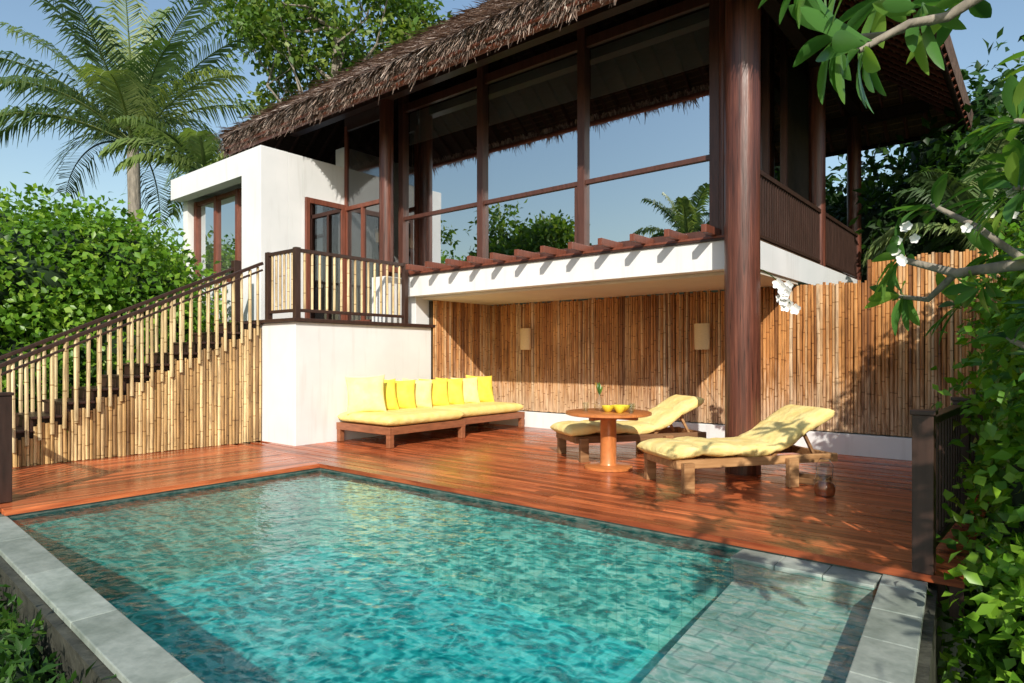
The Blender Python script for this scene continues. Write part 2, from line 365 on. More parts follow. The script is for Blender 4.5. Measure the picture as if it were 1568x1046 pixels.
def palm(name,base,crown,nf,fl,mat,tr=.16,seed=1,elr=(.0,1.4),dr=1.0):
    rd=random.Random(seed); root=empty(name); mb=MB(); b=Vector(base);c=Vector(crown)
    pts=[];rs=[]
    for i in range(13):
        t=i/12; p=b.lerp(c,t); p.x+=math.sin(t*2.2)*.25; pts.append(p); rs.append(tr*(1.25-.4*t)*(1+.06*(i%2)))
    mb.tube(pts,rs,10); c=pts[-1]
    Vs=[];Fs=[];Rs=[]
    for f in range(nf):
        az=2.39996*f+rd.uniform(-.25,.25)
        el=elr[0]+(elr[1]-elr[0])*((f+.5)/nf)**.8+rd.uniform(-.1,.1)
        L=fl*rd.uniform(.8,1.1); droop=dr*rd.uniform(.5,1.0)*(1.25-el*.5)
        n=20; p=c.copy(); fp=[p.copy()]; e=el
        for i in range(n):
            e-=droop*2.0/n*(.35+1.2*i/n)
            p=p+Vector((math.cos(az)*math.cos(e),math.sin(az)*math.cos(e),math.sin(e)))*(L/n); fp.append(p.copy())
        mb.tube(fp,[.04*(1-.85*i/n)+.004 for i in range(n+1)],5,m=1)
        tone=rd.uniform(.1,.8)
        nl=66
        for i in range(nl):
            t=.10+.90*i/nl; x=t*n; k=min(int(x),n-1); q=fp[k].lerp(fp[k+1],x-k); tg=(fp[k+1]-fp[k]).normalized()
            sd=tg.cross(Vector((0,0,1))).normalized(); up=sd.cross(tg)
            ll=fl*.23*(math.sin(math.pi*(.12+.80*t))**.7)*rd.uniform(.8,1.15)
            for s_ in (-1,1):
                if rd.random()<.05: continue
                d=(sd*s_*.85+tg*rd.uniform(.45,.85)+up*rd.uniform(.05,.3)).normalized(); mid=q+d*ll*.5; tip=q+d*ll*.92+Vector((0,0,-ll*rd.uniform(.25,.7)))
                w=tg*.026+up*.013
                o=len(Vs); Vs+= [q-w*.6,q+w*.6,mid+w,mid-w,tip+w*.1,tip-w*.1]
                Fs+= [(o,o+1,o+2,o+3),(o+3,o+2,o+4,o+5)]; r=min(1,max(0,tone+rd.uniform(-.15,.2))); Rs+=[r,r]
    mb.build('trunk',[M['bark'],M['palm']],root,True)
    mesh_np('fronds',[tuple(v) for v in Vs],np.array(Fs),[mat],Rs,None,False,root); return root
def longleaf(mb,base,d,up,L,W,curl=.3,r=None):
    base=Vector(base);d=Vector(d).normalized();sd=d.cross(Vector(up))
    if sd.length<.01: sd=Vector((1,0,0))
    sd.normalize(); up=sd.cross(d).normalized()
    prof=[(0,.06),(.12,.22),(.3,.7),(.5,.98),(.7,1),(.86,.7),(.95,.35),(1,.03)]
    vs=[];fs=[]
    for t,w in prof:
        c=base+d*L*t-up*(curl*L*t*t)
        vs+= [c+sd*W*.5*w+up*W*.14*w,c,c-sd*W*.5*w+up*W*.14*w]
    for i in range(len(prof)-1):
        o=i*3; fs+=[(o,o+1,o+4,o+3),(o+1,o+2,o+5,o+4)]
    mb.add(vs,fs,r)

# ------------------------------------------------------------------ world / sun / camera
az=math.radians(38); el=math.radians(32)
sv=Vector((math.sin(az)*math.cos(el),-math.cos(az)*math.cos(el),math.sin(el)))
w=bpy.data.worlds.new('World'); S.world=w; w.use_nodes=True; nt=w.node_tree
bg=nt.nodes['Background']; sk=nt.nodes.new('ShaderNodeTexSky'); sk.sky_type='NISHITA'; sk.sun_disc=False
sk.sun_elevation=el; sk.sun_rotation=math.atan2(sv.x,sv.y); sk.air_density=1.5; sk.dust_density=1.0; sk.ozone_density=2.5
nt.links.new(sk.outputs[0],bg.inputs[0]); bg.inputs[1].default_value=.15
ld=bpy.data.lights.new('sun','SUN'); ld.energy=5; ld.angle=math.radians(.5); ld.color=(1,.94,.83)
lo=bpy.data.objects.new('sun',ld); lo.rotation_euler=sv.to_track_quat('Z','Y').to_euler(); lo.location=(20,-25,25); S.collection.objects.link(lo)
cd=bpy.data.cameras.new('camera'); cd.lens=22.75; cd.sensor_width=36; cd.shift_y=.014; cd.clip_end=2000; cd.clip_start=.05
co=bpy.data.objects.new('camera',cd); co.location=(7.263,-4.903,1.4); co.rotation_euler=(math.radians(90),0,math.radians(39.45)); S.collection.objects.link(co); S.camera=co

# ------------------------------------------------------------------ ground
nx=60; xs=np.concatenate([np.linspace(-600,-30,8),np.linspace(-25,30,44),np.linspace(36,600,8)])
vs=[];fs=[]
for j,y in enumerate(xs):
    for i,x in enumerate(xs):
        z=-1.9+.15*math.sin(x*.7)+.12*math.cos(y*.9+x*.3)
        vs.append((x,y,z))
for j in range(nx-1):
    for i in range(nx-1): fs.append((j*nx+i,j*nx+i+1,(j+1)*nx+i+1,(j+1)*nx+i))
mesh_np('ground',vs,fs,[M['ground']],smooth=True)

# ------------------------------------------------------------------ pool
pool=empty('swimming_pool')
Yi=lambda x:-3.28-.0613*x
Yo=lambda x:-3.53-.056*x
Xi=lambda y:6.426-.085*y
Xo=lambda y:6.684-.085*y
ZB=-1.05; ZW=-.075
mb=MB(); mb.prism([(-.15,-3.5),(6.95,-3.9),(6.67,.15),(-.15,.15)],ZB-.3,ZB); mb.build('floor',[M['poolfloor']],pool)
mb=MB(); mb.box(0.0,6.6,0.0,.15,ZB,-.16); mb.prism([(0,Yo(0)+.01),(6.9,Yo(6.9)+.01),(6.9,Yi(6.9)-.02),(0,Yi(0)-.02)],ZB,-.10); mb.build('long_walls',[M['poolwx']],pool)
mb=MB(); mb.box(-.15,0.0,-3.52,.15,ZB,-.16); mb.prism([(Xi(-3.7)+.02,-3.7),(Xo(-3.7)-.01,-3.7),(Xo(0)-.01,0),(Xi(0)+.02,0)],ZB,-.10); mb.build('end_walls',[M['poolwy']],pool)
mb=MB(); mb.box(0.003,6.6,0.003,.15,-.159,-.047); mb.box(-.15,.002,-3.52,.15,-.159,-.047); mb.build('waterline_band',[M['waterline']],pool)
mb=MB(); mb.prism([(5.53+.36,Yi(5.9)-.015),(Xi(-3.68)+.015,Yi(6.7)-.015),(Xi(0)+.015,-.002),(5.50,-.002)],ZB+.001,-.22); mb.build('shallow_shelf',[M['shelf']],pool)
mb=MB(); x=-.14
while x<6.68:
    x1=min(x+1.1,Xi(-3.69)-.0); a,b=x+.002,x1-.002; mb.prism([(a,Yo(a)),(b,Yo(b)),(b,Yi(b)),(a,Yi(a))],-.095,-.052+random.uniform(-.001,.001)); x=x1
    if x>=Xi(-3.69)-.01: break
mb.build('infinity_coping',[M['coping']],pool,bevel=.006)
mb=MB(); y=-3.92
while y<-.02:
    y1=min(y+.46,-.006); a,b=y+.002,y1-.002; mb.prism([(Xi(a)+.004,a),(Xo(a),a),(Xo(b),b),(Xi(b)+.004,b)],-.094,-.05+random.uniform(-.001,.001)); y=y1
x=5.5
while x<6.42:
    x1=min(x+.31,6.43); mb.box(x+.002,x1-.002,-.27,-.006,-.094,-.058+random.uniform(-.001,.001)); x=x1
mb.box(5.52,6.42,-.26,-.008,-.219,-.096)
mb.build('side_coping',[M['coping']],pool,bevel=.006)
mb=MB(); mb.prism([(-.15,Yo(-.15)-.05),(6.98,Yo(6.98)-.05),(6.98,Yo(6.98)+.006),(-.15,Yo(-.15)+.006)],-2.3,-.098); mb.prism([(Xo(-3.9)-.006,-3.9),(Xo(-3.9)+.05,-3.9),(Xo(.1)+.05,.1),(Xo(.1)-.006,.1)],-2.3,-.0975); mb.build('outer_wall',[M['wetstone']],pool)
mesh_np('water',[(0.003,Yi(0)-.015,ZW),(5.90,Yi(5.9)-.015,ZW),(5.50,0.002,ZW),(0.003,0.002,ZW),(Xi(-3.7)+.015,Yi(6.75)-.015,ZW),(Xi(0)+.015,0.002,ZW)],[(0,1,2,3),(1,4,5,2)],[M['water'],M['watershallow']],None,[0,1])

# ------------------------------------------------------------------ deck
deck=empty('wooden_deck')
mb=MB(); bw=.098
y=.10; 
while y<5.3:
    xe=6.86; x=-1.72+random.uniform(-2,-.2)
    while x<xe:
        l=random.uniform(1.8,3.2); x0=max(x,-3.0 if y<.7 else -1.72); x1=min(x+l,xe)
        if x1>x0+.05: mb.box(x0+.0015,x1-.0015,y+.0035,y+bw-.0035,-.03,random.uniform(-.002,.002))
        x+=l
    y+=bw
mb.box(-.10,6.88,-.02,.098,-.045,.004); mb.build('main_boards',[M['deckx']],deck)
mb=MB(); x=-2.72
while x<-.11:
    y=-3.5-random.uniform(0,2)
    while y<.095:
        l=random.uniform(1.8,3); y0=max(y,-3.5); y1=min(y+l,.095)
        if y1>y0+.05: mb.box(x+.0035,min(x+bw,-.105)-.0035,y0+.0015,y1-.0015,-.03,random.uniform(-.002,.002))
        y+=l
    x+=bw
mb.box(-.103,.02,-3.3,-.022,-.045,.004); mb.build('side_boards',[M['decky']],deck)
mb=MB(); mb.box(-3.6,-.16,-3.5,.5,-.25,-.04); mb.box(-1.7,6.84,.16,5.3,-.25,-.04); mb.box(6.80,6.875,.0,5.3,-.26,-.032)
mb.box(-3.6,-.16,-3.53,-3.502,-.30,-.005); mb.build('joists_and_skirt',[M['darkwood']],deck)
mb=MB(); mb.box(-3.6,-.3,-3.4,0,-2.3,-.26);mb.box(-3.6,6.7,.3,5.3,-2.3,-.26); mb.build('foundation',[M['wetstone']],deck)

# ------------------------------------------------------------------ bamboo walls
def poles(mb,p0,p1,zb,zt,dia=.052,rmul=1.0,n=7,nrmjit=.006):
    p0=Vector(p0);p1=Vector(p1);L=(p1-p0).length; d=(p1-p0)/L; t=0
    nr=Vector((-d.y,d.x))
    while t<L:
        w=dia*random.uniform(.7,1.2); c=p0+d*(t+w/2)+nr*random.uniform(-nrmjit,nrmjit)
        zt_=zt(t) if callable(zt) else zt
        mb.tube([(c.x,c.y,zb+random.uniform(0,.01)),(c.x+random.uniform(-.008,.008),c.y+random.uniform(-.004,.004),(zb+zt_)/2),(c.x+random.uniform(-.006,.006),c.y,zt_+random.uniform(-.02,.03))],w/2,n,r=random.random()**rmul)
        t+=w*.99
bw_=empty('bamboo_wall')
mb=MB(); poles(mb,(-1.70,5.22),(5.35,5.22),.31,2.44,.045); poles(mb,(5.35,5.21),(9.5,5.21),.31,2.74,.045); poles(mb,(-1.68,3.62),(-1.68,5.2),.02,2.47,.045)
mb.build('poles',[M['bamboo2']],bw_,True)
mb=MB(); mb.box(-1.75,5.35,5.26,5.30,.3,2.42); mb.box(5.352,9.5,5.26,5.30,.3,2.70); mb.box(-1.80,-1.72,3.62,5.25,.0,2.44); mb.build('backing_panel',[M['bamdark']],bw_)
mb=MB(); mb.box(-1.64,9.5,5.16,5.34,-.02,.295); mb.build('plinth',[M['white']],bw_,bevel=.008)

# ------------------------------------------------------------------ stairs
st=empty('garden_staircase')
slope=1.65/3.47
def zst(y): return 2.0+(y-.72)*slope
nst=14; rise=.165; tread=rise/slope
mb=MB(); mt=MB()
for i in range(nst):
    z=1.95-rise*i; y1=.70-tread*i; y0=y1-tread
    mt.box(-3.62,-2.66,y0-.02,y1,z-.035,z-.005)
    mb.box(-3.58,-2.76,y0,y1,max(z-rise-.15,-.2),z-.037)
mt.build('treads',[M['darkwood']],st,bevel=.004); mb.build('risers',[M['darkwood']],st)
mb=MB(); poles(mb,(-2.70,-3.7),(-2.70,.70),0.0,lambda t:max(.05,1.95-rise*math.ceil((.70-(-3.7+t))/tread)+.3*rise),.05)
mb.build('bamboo_cladding',[M['bamboo']],st,True)
mb=MB(); y=.62
while y>-4.3:
    z=zst(y); 
    if z<-.2: break
    mb.tube([(-2.66,y,z-.22),(-2.66+random.uniform(-.006,.006),y+random.uniform(-.012,.012),z+.90)],random.uniform(.021,.027),7); y-=.135
y=.5
while y>-4.3:
    z=zst(y); mb.tube([(-3.56,y,z-.12),(-3.56,y,z+.90)],.0245,7); y-=.135
mb.build('balusters',[M['bamboorail']],st,True)
mb=MB()
for xx in (-2.66,-3.56):
    mb.beam((xx,.70,zst(.70)+.93),(xx,-4.4,zst(-4.4)+.93),.075,.05); mb.beam((xx,.70,zst(.70)+.82),(xx,-4.4,zst(-4.4)+.82),.05,.03)
mb.box(-3.62,-3.50,.66,.78,2.0,3.05)
mb.build('handrails',[M['darkwood']],st,bevel=.006)

# ------------------------------------------------------------------ HOUSE
H=empty('thatched_villa')
mb=MB()
mb.box(-3.6,-1.72,.72,3.6,-.1,1.93)
mb.box(-2.42,-2.04,2.75,3.30,1.995,2.86)
mb.box(-2.035,4.47,3.15,9.5,2.5,2.87)
mb.box(-4.28,-3.6,1.2,1.75,-2,5.19)
mb.box(-3.9,-3.602,1.752,2.05,-2,5.188)
mb.box(-3.9,-3.602,3.0,9,-2,5.6); mb.box(-3.9,-3.603,2.05,3.0,4.42,5.186)
mb.box(-3.9,-3.602,2.05,2.1,2,4.42)
mb.box(-7.3,-4.282,1.2,1.45,4.75,5.19); mb.box(-7.3,-3.61,1.452,6,4.95,5.15)
mb.box(-7.3,-7.1,1.46,6,-2,4.948); mb.box(-7.1,-4.285,1.60,1.75,-2,2.9)
mb.box(-2.4,-1.82,3.302,9,1.99,2.498)
mb.build('white_walls',[M['white']],H,bevel=.006)
mb=MB(); mb.box(-3.64,-1.66,.66,3.66,1.935,1.99); mb.box(-2.1,4.5,3.12,3.16,2.872,2.90); mb.build('dark_caps',[M['darkwood']],H,bevel=.006)
mb=MB(); mb.box(-1.70,4.44,3.35,5.2,2.455,2.497); mb.build('soffit',[M['soffit']],H)
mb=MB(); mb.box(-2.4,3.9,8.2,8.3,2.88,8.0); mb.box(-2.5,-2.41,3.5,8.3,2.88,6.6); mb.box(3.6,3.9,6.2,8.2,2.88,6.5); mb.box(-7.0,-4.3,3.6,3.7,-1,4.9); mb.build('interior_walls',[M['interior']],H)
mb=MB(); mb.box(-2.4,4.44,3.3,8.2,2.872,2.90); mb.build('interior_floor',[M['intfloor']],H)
mb=MB(); mb.box(-2.2,-1.2,6.6,7.8,2.91,3.5); mb.box(.2,2.6,5.6,7.8,2.91,3.4); mb.build('bed',[M['linen']],H,bevel=.06)
YG=3.45; XG=[-2.33,-.27,1.81,3.90]
mb=MB(); mb.box(-2.38,3.95,YG-.05,YG+.06,2.905,3.07); mb.box(-2.38,3.95,YG-.04,YG+.05,4.01,4.08)
mb.box(-2.38,3.95,YG-.04,YG+.05,6.10,6.25)
for i,x in enumerate(XG): mb.box(x-.065,x+.065,YG-.08,YG+.08,2.91,6.9)
mb.box(1.66,1.71,YG-.03,YG+.03,3.07,4.0)
for y in (4.4,5.3,6.2): mb.box(3.90,3.99,y-.04,y+.04,2.91,7.2)
mb.box(3.9,3.98,3.53,6.2,4.01,4.08)
mb.build('window_frames',[simple('window_frame_timber',(.09,.035,.025),.4,3,.3,.15,(8,8,1))],H,bevel=.005)
def pane(mb,a,b,z0,z1): mb.add([(a[0],a[1],z0),(b[0],b[1],z0),(b[0],b[1],z1),(a[0],a[1],z1)],[(0,1,2,3)])
mb=MB()
for i in range(3):
    for z0,z1 in ((3.07,4.01),(4.08,6.5)): pane(mb,(XG[i],YG+random.uniform(-.004,.004)),(XG[i+1],YG+random.uniform(-.004,.004)),z0,z1)
for a,b in ((3.53,4.4),(4.4,5.3),(5.3,6.2)): pane(mb,(3.94,a),(3.94,b),2.92,6.9)
mb.build('window_glass',[M['glass']],H)
mb=MB()
for i in range(3):
    a,b=XG[i]+.07,XG[i+1]-.07; zb_=(5.50,5.42,5.36)[i]; mb.box(a,b,YG+.09,YG+.095,zb_,6.1); mb.tube([(a,YG+.092,zb_),(b,YG+.092,zb_)],.018,6)
mb.build('roller_blinds',[M['blind']],H)
mb=MB(); x=-2.0
while x<4.5:
    mb.box(x-.035,x+.035,2.80,3.38,2.935,3.035); x+=.5
mb.box(-2.1,4.5,3.12,3.19,2.902,2.933)
mb.build('pergola_rafters',[M['redwood']],H,bevel=.005)
mb=MB(); mb.tube([(4.47,2.85,-.02),(4.46,2.85,3),(4.47,2.85,6.4)],[.205,.205,.2],28); mb.tube([(-2.24,2.95,2.0),(-2.24,2.95,6.4)],[.135,.13],20)
mb.tube([(4.35,6.6,2.87),(4.35,6.6,7.5)],.13,16); mb.tube([(4.35,9.3,2.87),(4.35,9.3,6.1)],.13,16)
mb.tube([(4.05,3.3,2.9),(4.05,3.3,6.6)],.05,10)
mb.build('round_columns',[M['column']],H,True)
mb=MB()
mb.box(-3.60,-3.55,2.10,2.18,2,4.42);mb.box(-3.60,-3.55,2.90,2.99,2,4.42);mb.box(-3.60,-3.55,2.18,2.90,4.32,4.42)
mb.box(-3.6,-2.4,2.98,3.06,4.30,4.38); mb.box(-3.6,-3.52,2.995,3.06,2,6);mb.box(-2.46,-2.38,2.98,3.06,2,6);mb.box(-3.05,-2.98,2.98,3.06,2,4.3);mb.box(-3.52,-2.46,2.99,3.05,2,2.1)
for xx in (-7.05,-6.15,-5.25,-4.35): mb.box(xx-.05,xx+.05,1.60,1.72,2.902,4.75)
mb.box(-7.0,-4.4,1.62,1.70,2.902,2.98); mb.box(-7.0,-4.4,1.62,1.70,4.66,4.748)
mb.build('door_frames',[M['redwood']],H,bevel=.004)
mb=MB(); pane(mb,(-3.58,2.18),(-3.58,2.90),2.0,4.32); pane(mb,(-3.52,3.02),(-2.46,3.02),2.1,6.0); mb.build('door_glass',[M['doorglass']],H)
mb=MB(); pane(mb,(-7,1.66),(-4.4,1.66),2.98,4.66); mb.build('wing_window_glass',[M['glass']],H)
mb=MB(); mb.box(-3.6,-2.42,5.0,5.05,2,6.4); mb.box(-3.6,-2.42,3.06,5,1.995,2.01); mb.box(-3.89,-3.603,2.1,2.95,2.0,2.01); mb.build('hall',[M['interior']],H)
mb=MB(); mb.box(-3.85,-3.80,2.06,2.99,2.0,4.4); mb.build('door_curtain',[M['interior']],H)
mb=MB(); mb.lathe([(.10,0),(.13,.28),(.1,.3)],(-3.2,3.6,3.7),20); mb.tube([(-3.2,3.6,4.0),(-3.2,3.6,6.0)],.008,5); mb.build('hall_lamp',[M['lampshade']],H,True)
mb=MB()
for (x,y) in ((-1.78,.78),(-2.60,.78),(-1.78,3.0)): mb.box(x-.045,x+.045,y-.045,y+.045,1.992,3.10)
mb.box(-2.554,-1.826,.75,.81,3.03,3.085); mb.box(-2.554,-1.826,.755,.805,2.09,2.14)
mb.box(-1.81,-1.75,.826,2.954,3.03,3.085); mb.box(-1.805,-1.755,.826,2.954,2.09,2.14)
mb.build('balcony_rails',[M['darkwood']],H,bevel=.004)
mb=MB()
for i in range(6): 
    x=-2.6+.117*(i+1); mb.tube([(x,.78,2.12),(x,.78,3.05)],.02,7)
for i in range(15): 
    y=.78+.139*(i+1); mb.tube([(-1.78,y,2.12),(-1.78,y,3.05)],.02,7)
mb.build('balcony_balusters',[M['bamboorail']],H,True)
mb=MB(); mb.box(4.38,4.44,3.2,9.3,3.74,3.80); mb.box(4.39,4.43,3.2,9.3,2.93,2.97); y=3.25
while y<9.3: mb.box(4.40,4.42,y,y+.035,2.97,3.74); y+=.10
mb.build('terrace_rails',[M['darkwood']],H)
mb=MB(); mb.box(-1.9,4.4,9.3,9.48,2.88,3.0); mb.build('rear_edge',[M['darkwood']],H)
# --- roof
X0,X1,Y0,Y1,ZE=-5.9,6.2,1.68,10.0,5.68; k=.78; hY=(Y1-Y0)/2; RZ=ZE+hY*k; YM=(Y0+Y1)/2
def roofsurf(off,ex=0):
    z=ZE+off; return [(X0-ex,Y0-ex,z),(X1+ex,Y0-ex,z),(X1+ex,Y1+ex,z),(X0-ex,Y1+ex,z),(X0+hY,YM,RZ+off),(X1-hY,YM,RZ+off)]
RF=[(0,1,5,4),(1,2,5),(2,3,4,5),(3,0,4)]
TH=.27
mb=MB(); mb.add(roofsurf(TH,.03),RF,.55); mb.add([*roofsurf(TH,.03)[:4],*roofsurf(.02,.0)[:4]],[(0,4,5,1),(1,5,6,2),(2,6,7,3),(3,7,4,0)],.25)
mb.build('roof_thatch',[M['thatch']],H)
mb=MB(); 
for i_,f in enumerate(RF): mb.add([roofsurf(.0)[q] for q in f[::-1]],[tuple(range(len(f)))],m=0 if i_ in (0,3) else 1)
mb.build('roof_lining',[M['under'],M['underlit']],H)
Vs=[];Fs=[];Rs=[]
def strand(p,d,wv,L,W,r):
    o=len(Vs); p=Vector(p); a=p+d*L*.55; b=p+d*L+Vector((0,0,-.06*L))
    Vs.extend([p-wv*W,p+wv*W,a+wv*W*.9,a-wv*W*.9,b+wv*W*.25,b-wv*W*.25]); Fs.extend([(o,o+1,o+2,o+3),(o+3,o+2,o+4,o+5)]); Rs.extend([r,r])
def nv(): return Vector((random.gauss(0,1),random.gauss(0,1),random.gauss(0,1)))
dn=Vector((0,-1,-k)).normalized()
for i in range(13000):
    x=random.uniform(X0-.05,X1+.05); lay=random.random()
    clump=max(0,math.sin(x*9+3*math.sin(x*2.3))*math.sin(x*23.0))
    z=ZE+.05+(TH-.02)*lay; y=Y0+.05+random.uniform(0,.10)-lay*.07
    d=(dn*(.35+.55*lay)+Vector((random.gauss(0,.32),0,-.5+.15*lay+random.gauss(0,.14)))).normalized()
    strand((x,y,z),d,Vector((1,random.gauss(0,.3),random.gauss(0,.25))),random.uniform(.08,.20)+.22*clump*random.random(),random.uniform(.004,.013),min(1,random.uniform(.05,.7)+.45*lay*random.random()+.08))
for i in range(11000):
    t=random.random()**1.6*3.9; y=Y0+t; x=random.uniform(X0+t*.95,X1-t*.95); 
    d=(dn+nv()*.12+Vector((0,-.1,.22*random.random()))).normalized()
    strand((x,y,ZE+TH+.02+t*k),d,Vector((1,0,random.gauss(0,.2))),random.uniform(.15,.35),random.uniform(.006,.018),random.uniform(.15,1))
for i in range(1500):
    y=random.uniform(Y0,Y1); d=Vector((-.8+random.gauss(0,.15),random.gauss(0,.2),-.6)).normalized()
    strand((X0+.12,y,ZE+.05+TH*random.random()),d,Vector((0,1,.2)),random.uniform(.2,.4),random.uniform(.008,.02),random.uniform(.1,1))
for i in range(1500):
    t=random.random()*hY; d=(Vector((-.7,-.7,-.5))+nv()*.35).normalized()
    strand((X0+t,Y0+t,ZE+TH+.04+t*k),d,Vector((.7,-.7,0)),random.uniform(.15,.4),random.uniform(.01,.02),random.uniform(.2,1))
mesh_np('thatch_strands',[tuple(v) for v in Vs],np.array(Fs),[M['thatch']],Rs,None,False,H)
mb=MB(); 
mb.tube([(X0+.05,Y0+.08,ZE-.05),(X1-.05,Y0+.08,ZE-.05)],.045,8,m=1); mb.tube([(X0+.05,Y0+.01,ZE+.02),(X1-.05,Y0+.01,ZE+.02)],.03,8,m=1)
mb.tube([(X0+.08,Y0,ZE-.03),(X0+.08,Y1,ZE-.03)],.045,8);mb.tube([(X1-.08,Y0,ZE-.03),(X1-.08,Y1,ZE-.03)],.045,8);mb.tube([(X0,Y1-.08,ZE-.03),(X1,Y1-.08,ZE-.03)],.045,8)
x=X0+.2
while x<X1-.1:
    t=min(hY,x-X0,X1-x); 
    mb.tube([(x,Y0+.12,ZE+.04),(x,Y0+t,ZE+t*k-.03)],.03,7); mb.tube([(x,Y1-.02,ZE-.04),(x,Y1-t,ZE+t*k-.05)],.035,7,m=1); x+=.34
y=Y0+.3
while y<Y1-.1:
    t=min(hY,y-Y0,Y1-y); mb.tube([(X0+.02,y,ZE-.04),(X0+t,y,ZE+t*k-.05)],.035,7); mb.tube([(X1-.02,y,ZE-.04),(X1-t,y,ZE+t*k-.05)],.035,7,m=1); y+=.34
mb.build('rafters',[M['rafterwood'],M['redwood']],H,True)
mb=MB(); t=.25
while t<hY:
    z=ZE+t*k-.012; mb.tube([(X0+t,Y1-t,z),(X1-t,Y1-t,z)],.018,5); mb.tube([(X1-t,Y0+t,z),(X1-t,Y1-t,z)],.018,5); t+=.11
mb.build('battens',[M['batten']],H,True)
mb=MB(); mb.box(-5.3,5.6,2.8,2.98,6.15,6.42); mb.box(4.3,4.5,3.0,9.4,6.15,6.4); mb.box(-5.3,5.6,9.2,9.35,5.95,6.15); mb.build('tie_beams',[M['darkwood']],H)
mb=MB(); mb.box(-3.6,3.9,YG+.0-.03,YG+.03,6.5,6.95); mb.box(-3.6,-2.4,3.0,3.06,5.9,6.5); mb.build('gable_infill',[M['darkwood']],H)

# ------------------------------------------------------------------ railings at deck
def railing(name,pts,h=1.02,post=.12,bal=.13):
    root=empty(name); mb=MB()
    for (x,y) in pts: mb.box(x-post/2,x+post/2,y-post/2,y+post/2,.004,h); mb.box(x-post/2-.012,x+post/2+.012,y-post/2-.012,y+post/2+.012,h,h+.03)
    for a,b in zip(pts[:-1],pts[1:]):
        A=Vector((*a,0));B=Vector((*b,0)); d=(B-A).normalized(); A2=A+d*(post/2);B2=B-d*(post/2)
        mb.beam(A2+Vector((0,0,h-.05)),B2+Vector((0,0,h-.05)),.08,.05); mb.beam(A2+Vector((0,0,.12)),B2+Vector((0,0,.12)),.05,.05)
        n=int((B2-A2).length/bal)
        for i in range(1,n): 
            p=A2.lerp(B2,i/n); mb.box(p.x-.015,p.x+.015,p.y-.015,p.y+.015,.145,h-.075)
    mb.build('posts_and_rails',[M['darkwood']],root,bevel=.005)
railing('deck_railing',[(6.66,.03),(6.72,1.75),(6.75,3.45),(6.76,5.05)])
railing('deck_railing',[(-.42,-3.22),(-2.0,-3.30),(-3.5,-3.38)])

# ------------------------------------------------------------------ furniture
def cushion_box(name,cx,cy,cz,sx,sy,sz,mat,parent,e=4,pinch=0,rot=None):
    nu=22; vs=[];fs=[]
    for side in (1,-1):
        for j in range(nu+1):
            for i in range(nu+1):
                u=-1+2*i/nu; v=-1+2*j/nu
                uu=math.copysign(1-(1-abs(u))**1.6,u); vv=math.copysign(1-(1-abs(v))**1.6,v)
                t=max(0,(1-abs(uu)**e)*(1-abs(vv)**e))**.42
                px=uu*(1-pinch*(1-vv*vv)); py=vv*(1-pinch*(1-uu*uu))
                vs.append((px*sx/2,py*sy/2,side*t*sz/2))
    n=(nu+1)**2
    for s_ in range(2):
        for j in range(nu):
            for i in range(nu):
                a=s_*n+j*(nu+1)+i; q=(a,a+1,a+nu+2,a+nu+1); fs.append(q if s_==0 else q[::-1])
    R=rot.to_matrix().to_4x4() if rot else Matrix.Identity(4)
    vs=[tuple((R@Vector(v))+Vector((cx,cy,cz))) for v in vs]
    o=mesh_np(name,vs,fs,[mat],None,None,True,parent)
    wd=o.modifiers.new('weld','WELD'); wd.merge_threshold=.0008
    return o
def daybed(x0,x1,y0,y1):
    r=empty('daybed'); mb=MB()
    for (x,y) in ((x0+.05,y0+.05),(x1-.05,y0+.05),(x0+.05,y1-.05),(x1-.05,y1-.05)): mb.box(x-.045,x+.045,y-.045,y+.045,.003,.30)
    mb.box(x0,x1,y0,y0+.045,.20,.315);mb.box(x0,x1,y1-.045,y1,.20,.315);mb.box(x0,x0+.045,y0+.046,y1-.046,.20,.315);mb.box(x1-.045,x1,y0+.046,y1-.046,.20,.315)
    y=y0+.06
    while y<y1-.1: mb.box(x0+.05,x1-.05,y,y+.07,.285,.31); y+=.1
    mb.build('frame',[M['sofawood']],r,bevel=.008)
    cushion_box('mattress',(x0+x1)/2,(y0+y1)/2,.405,x1-x0-.02,y1-y0-.02,.175,M['yellow'],r,e=14)
daybed(-1.68,-.34,1.44,3.10); daybed(-1.68,-.52,3.16,4.95)
pl=[(1.74,.64,M['cream'],.60),(2.12,.56,M['lemon'],.55),(2.54,.55,M['lemon'],.50),(2.94,.55,M['cream'],.55),(3.35,.55,M['lemon'],.5),(3.76,.55,M['lemon'],.5),(4.18,.55,M['cream'],.45),(4.60,.58,M['lemon'],.35)]
for i,(y,s_,mt_,rz) in enumerate(pl):
    q=Quaternion((0,0,1),-rz+random.uniform(-.06,.06))@Quaternion((0,1,0),math.radians(90-18))@Quaternion((0,0,1),random.uniform(-.07,.07))
    cushion_box('throw_pillow',-1.68+.31+(.08 if i==0 else 0),y,.47+s_*.465,s_,s_,.20,mt_,None,e=2.2,pinch=.10,rot=q)
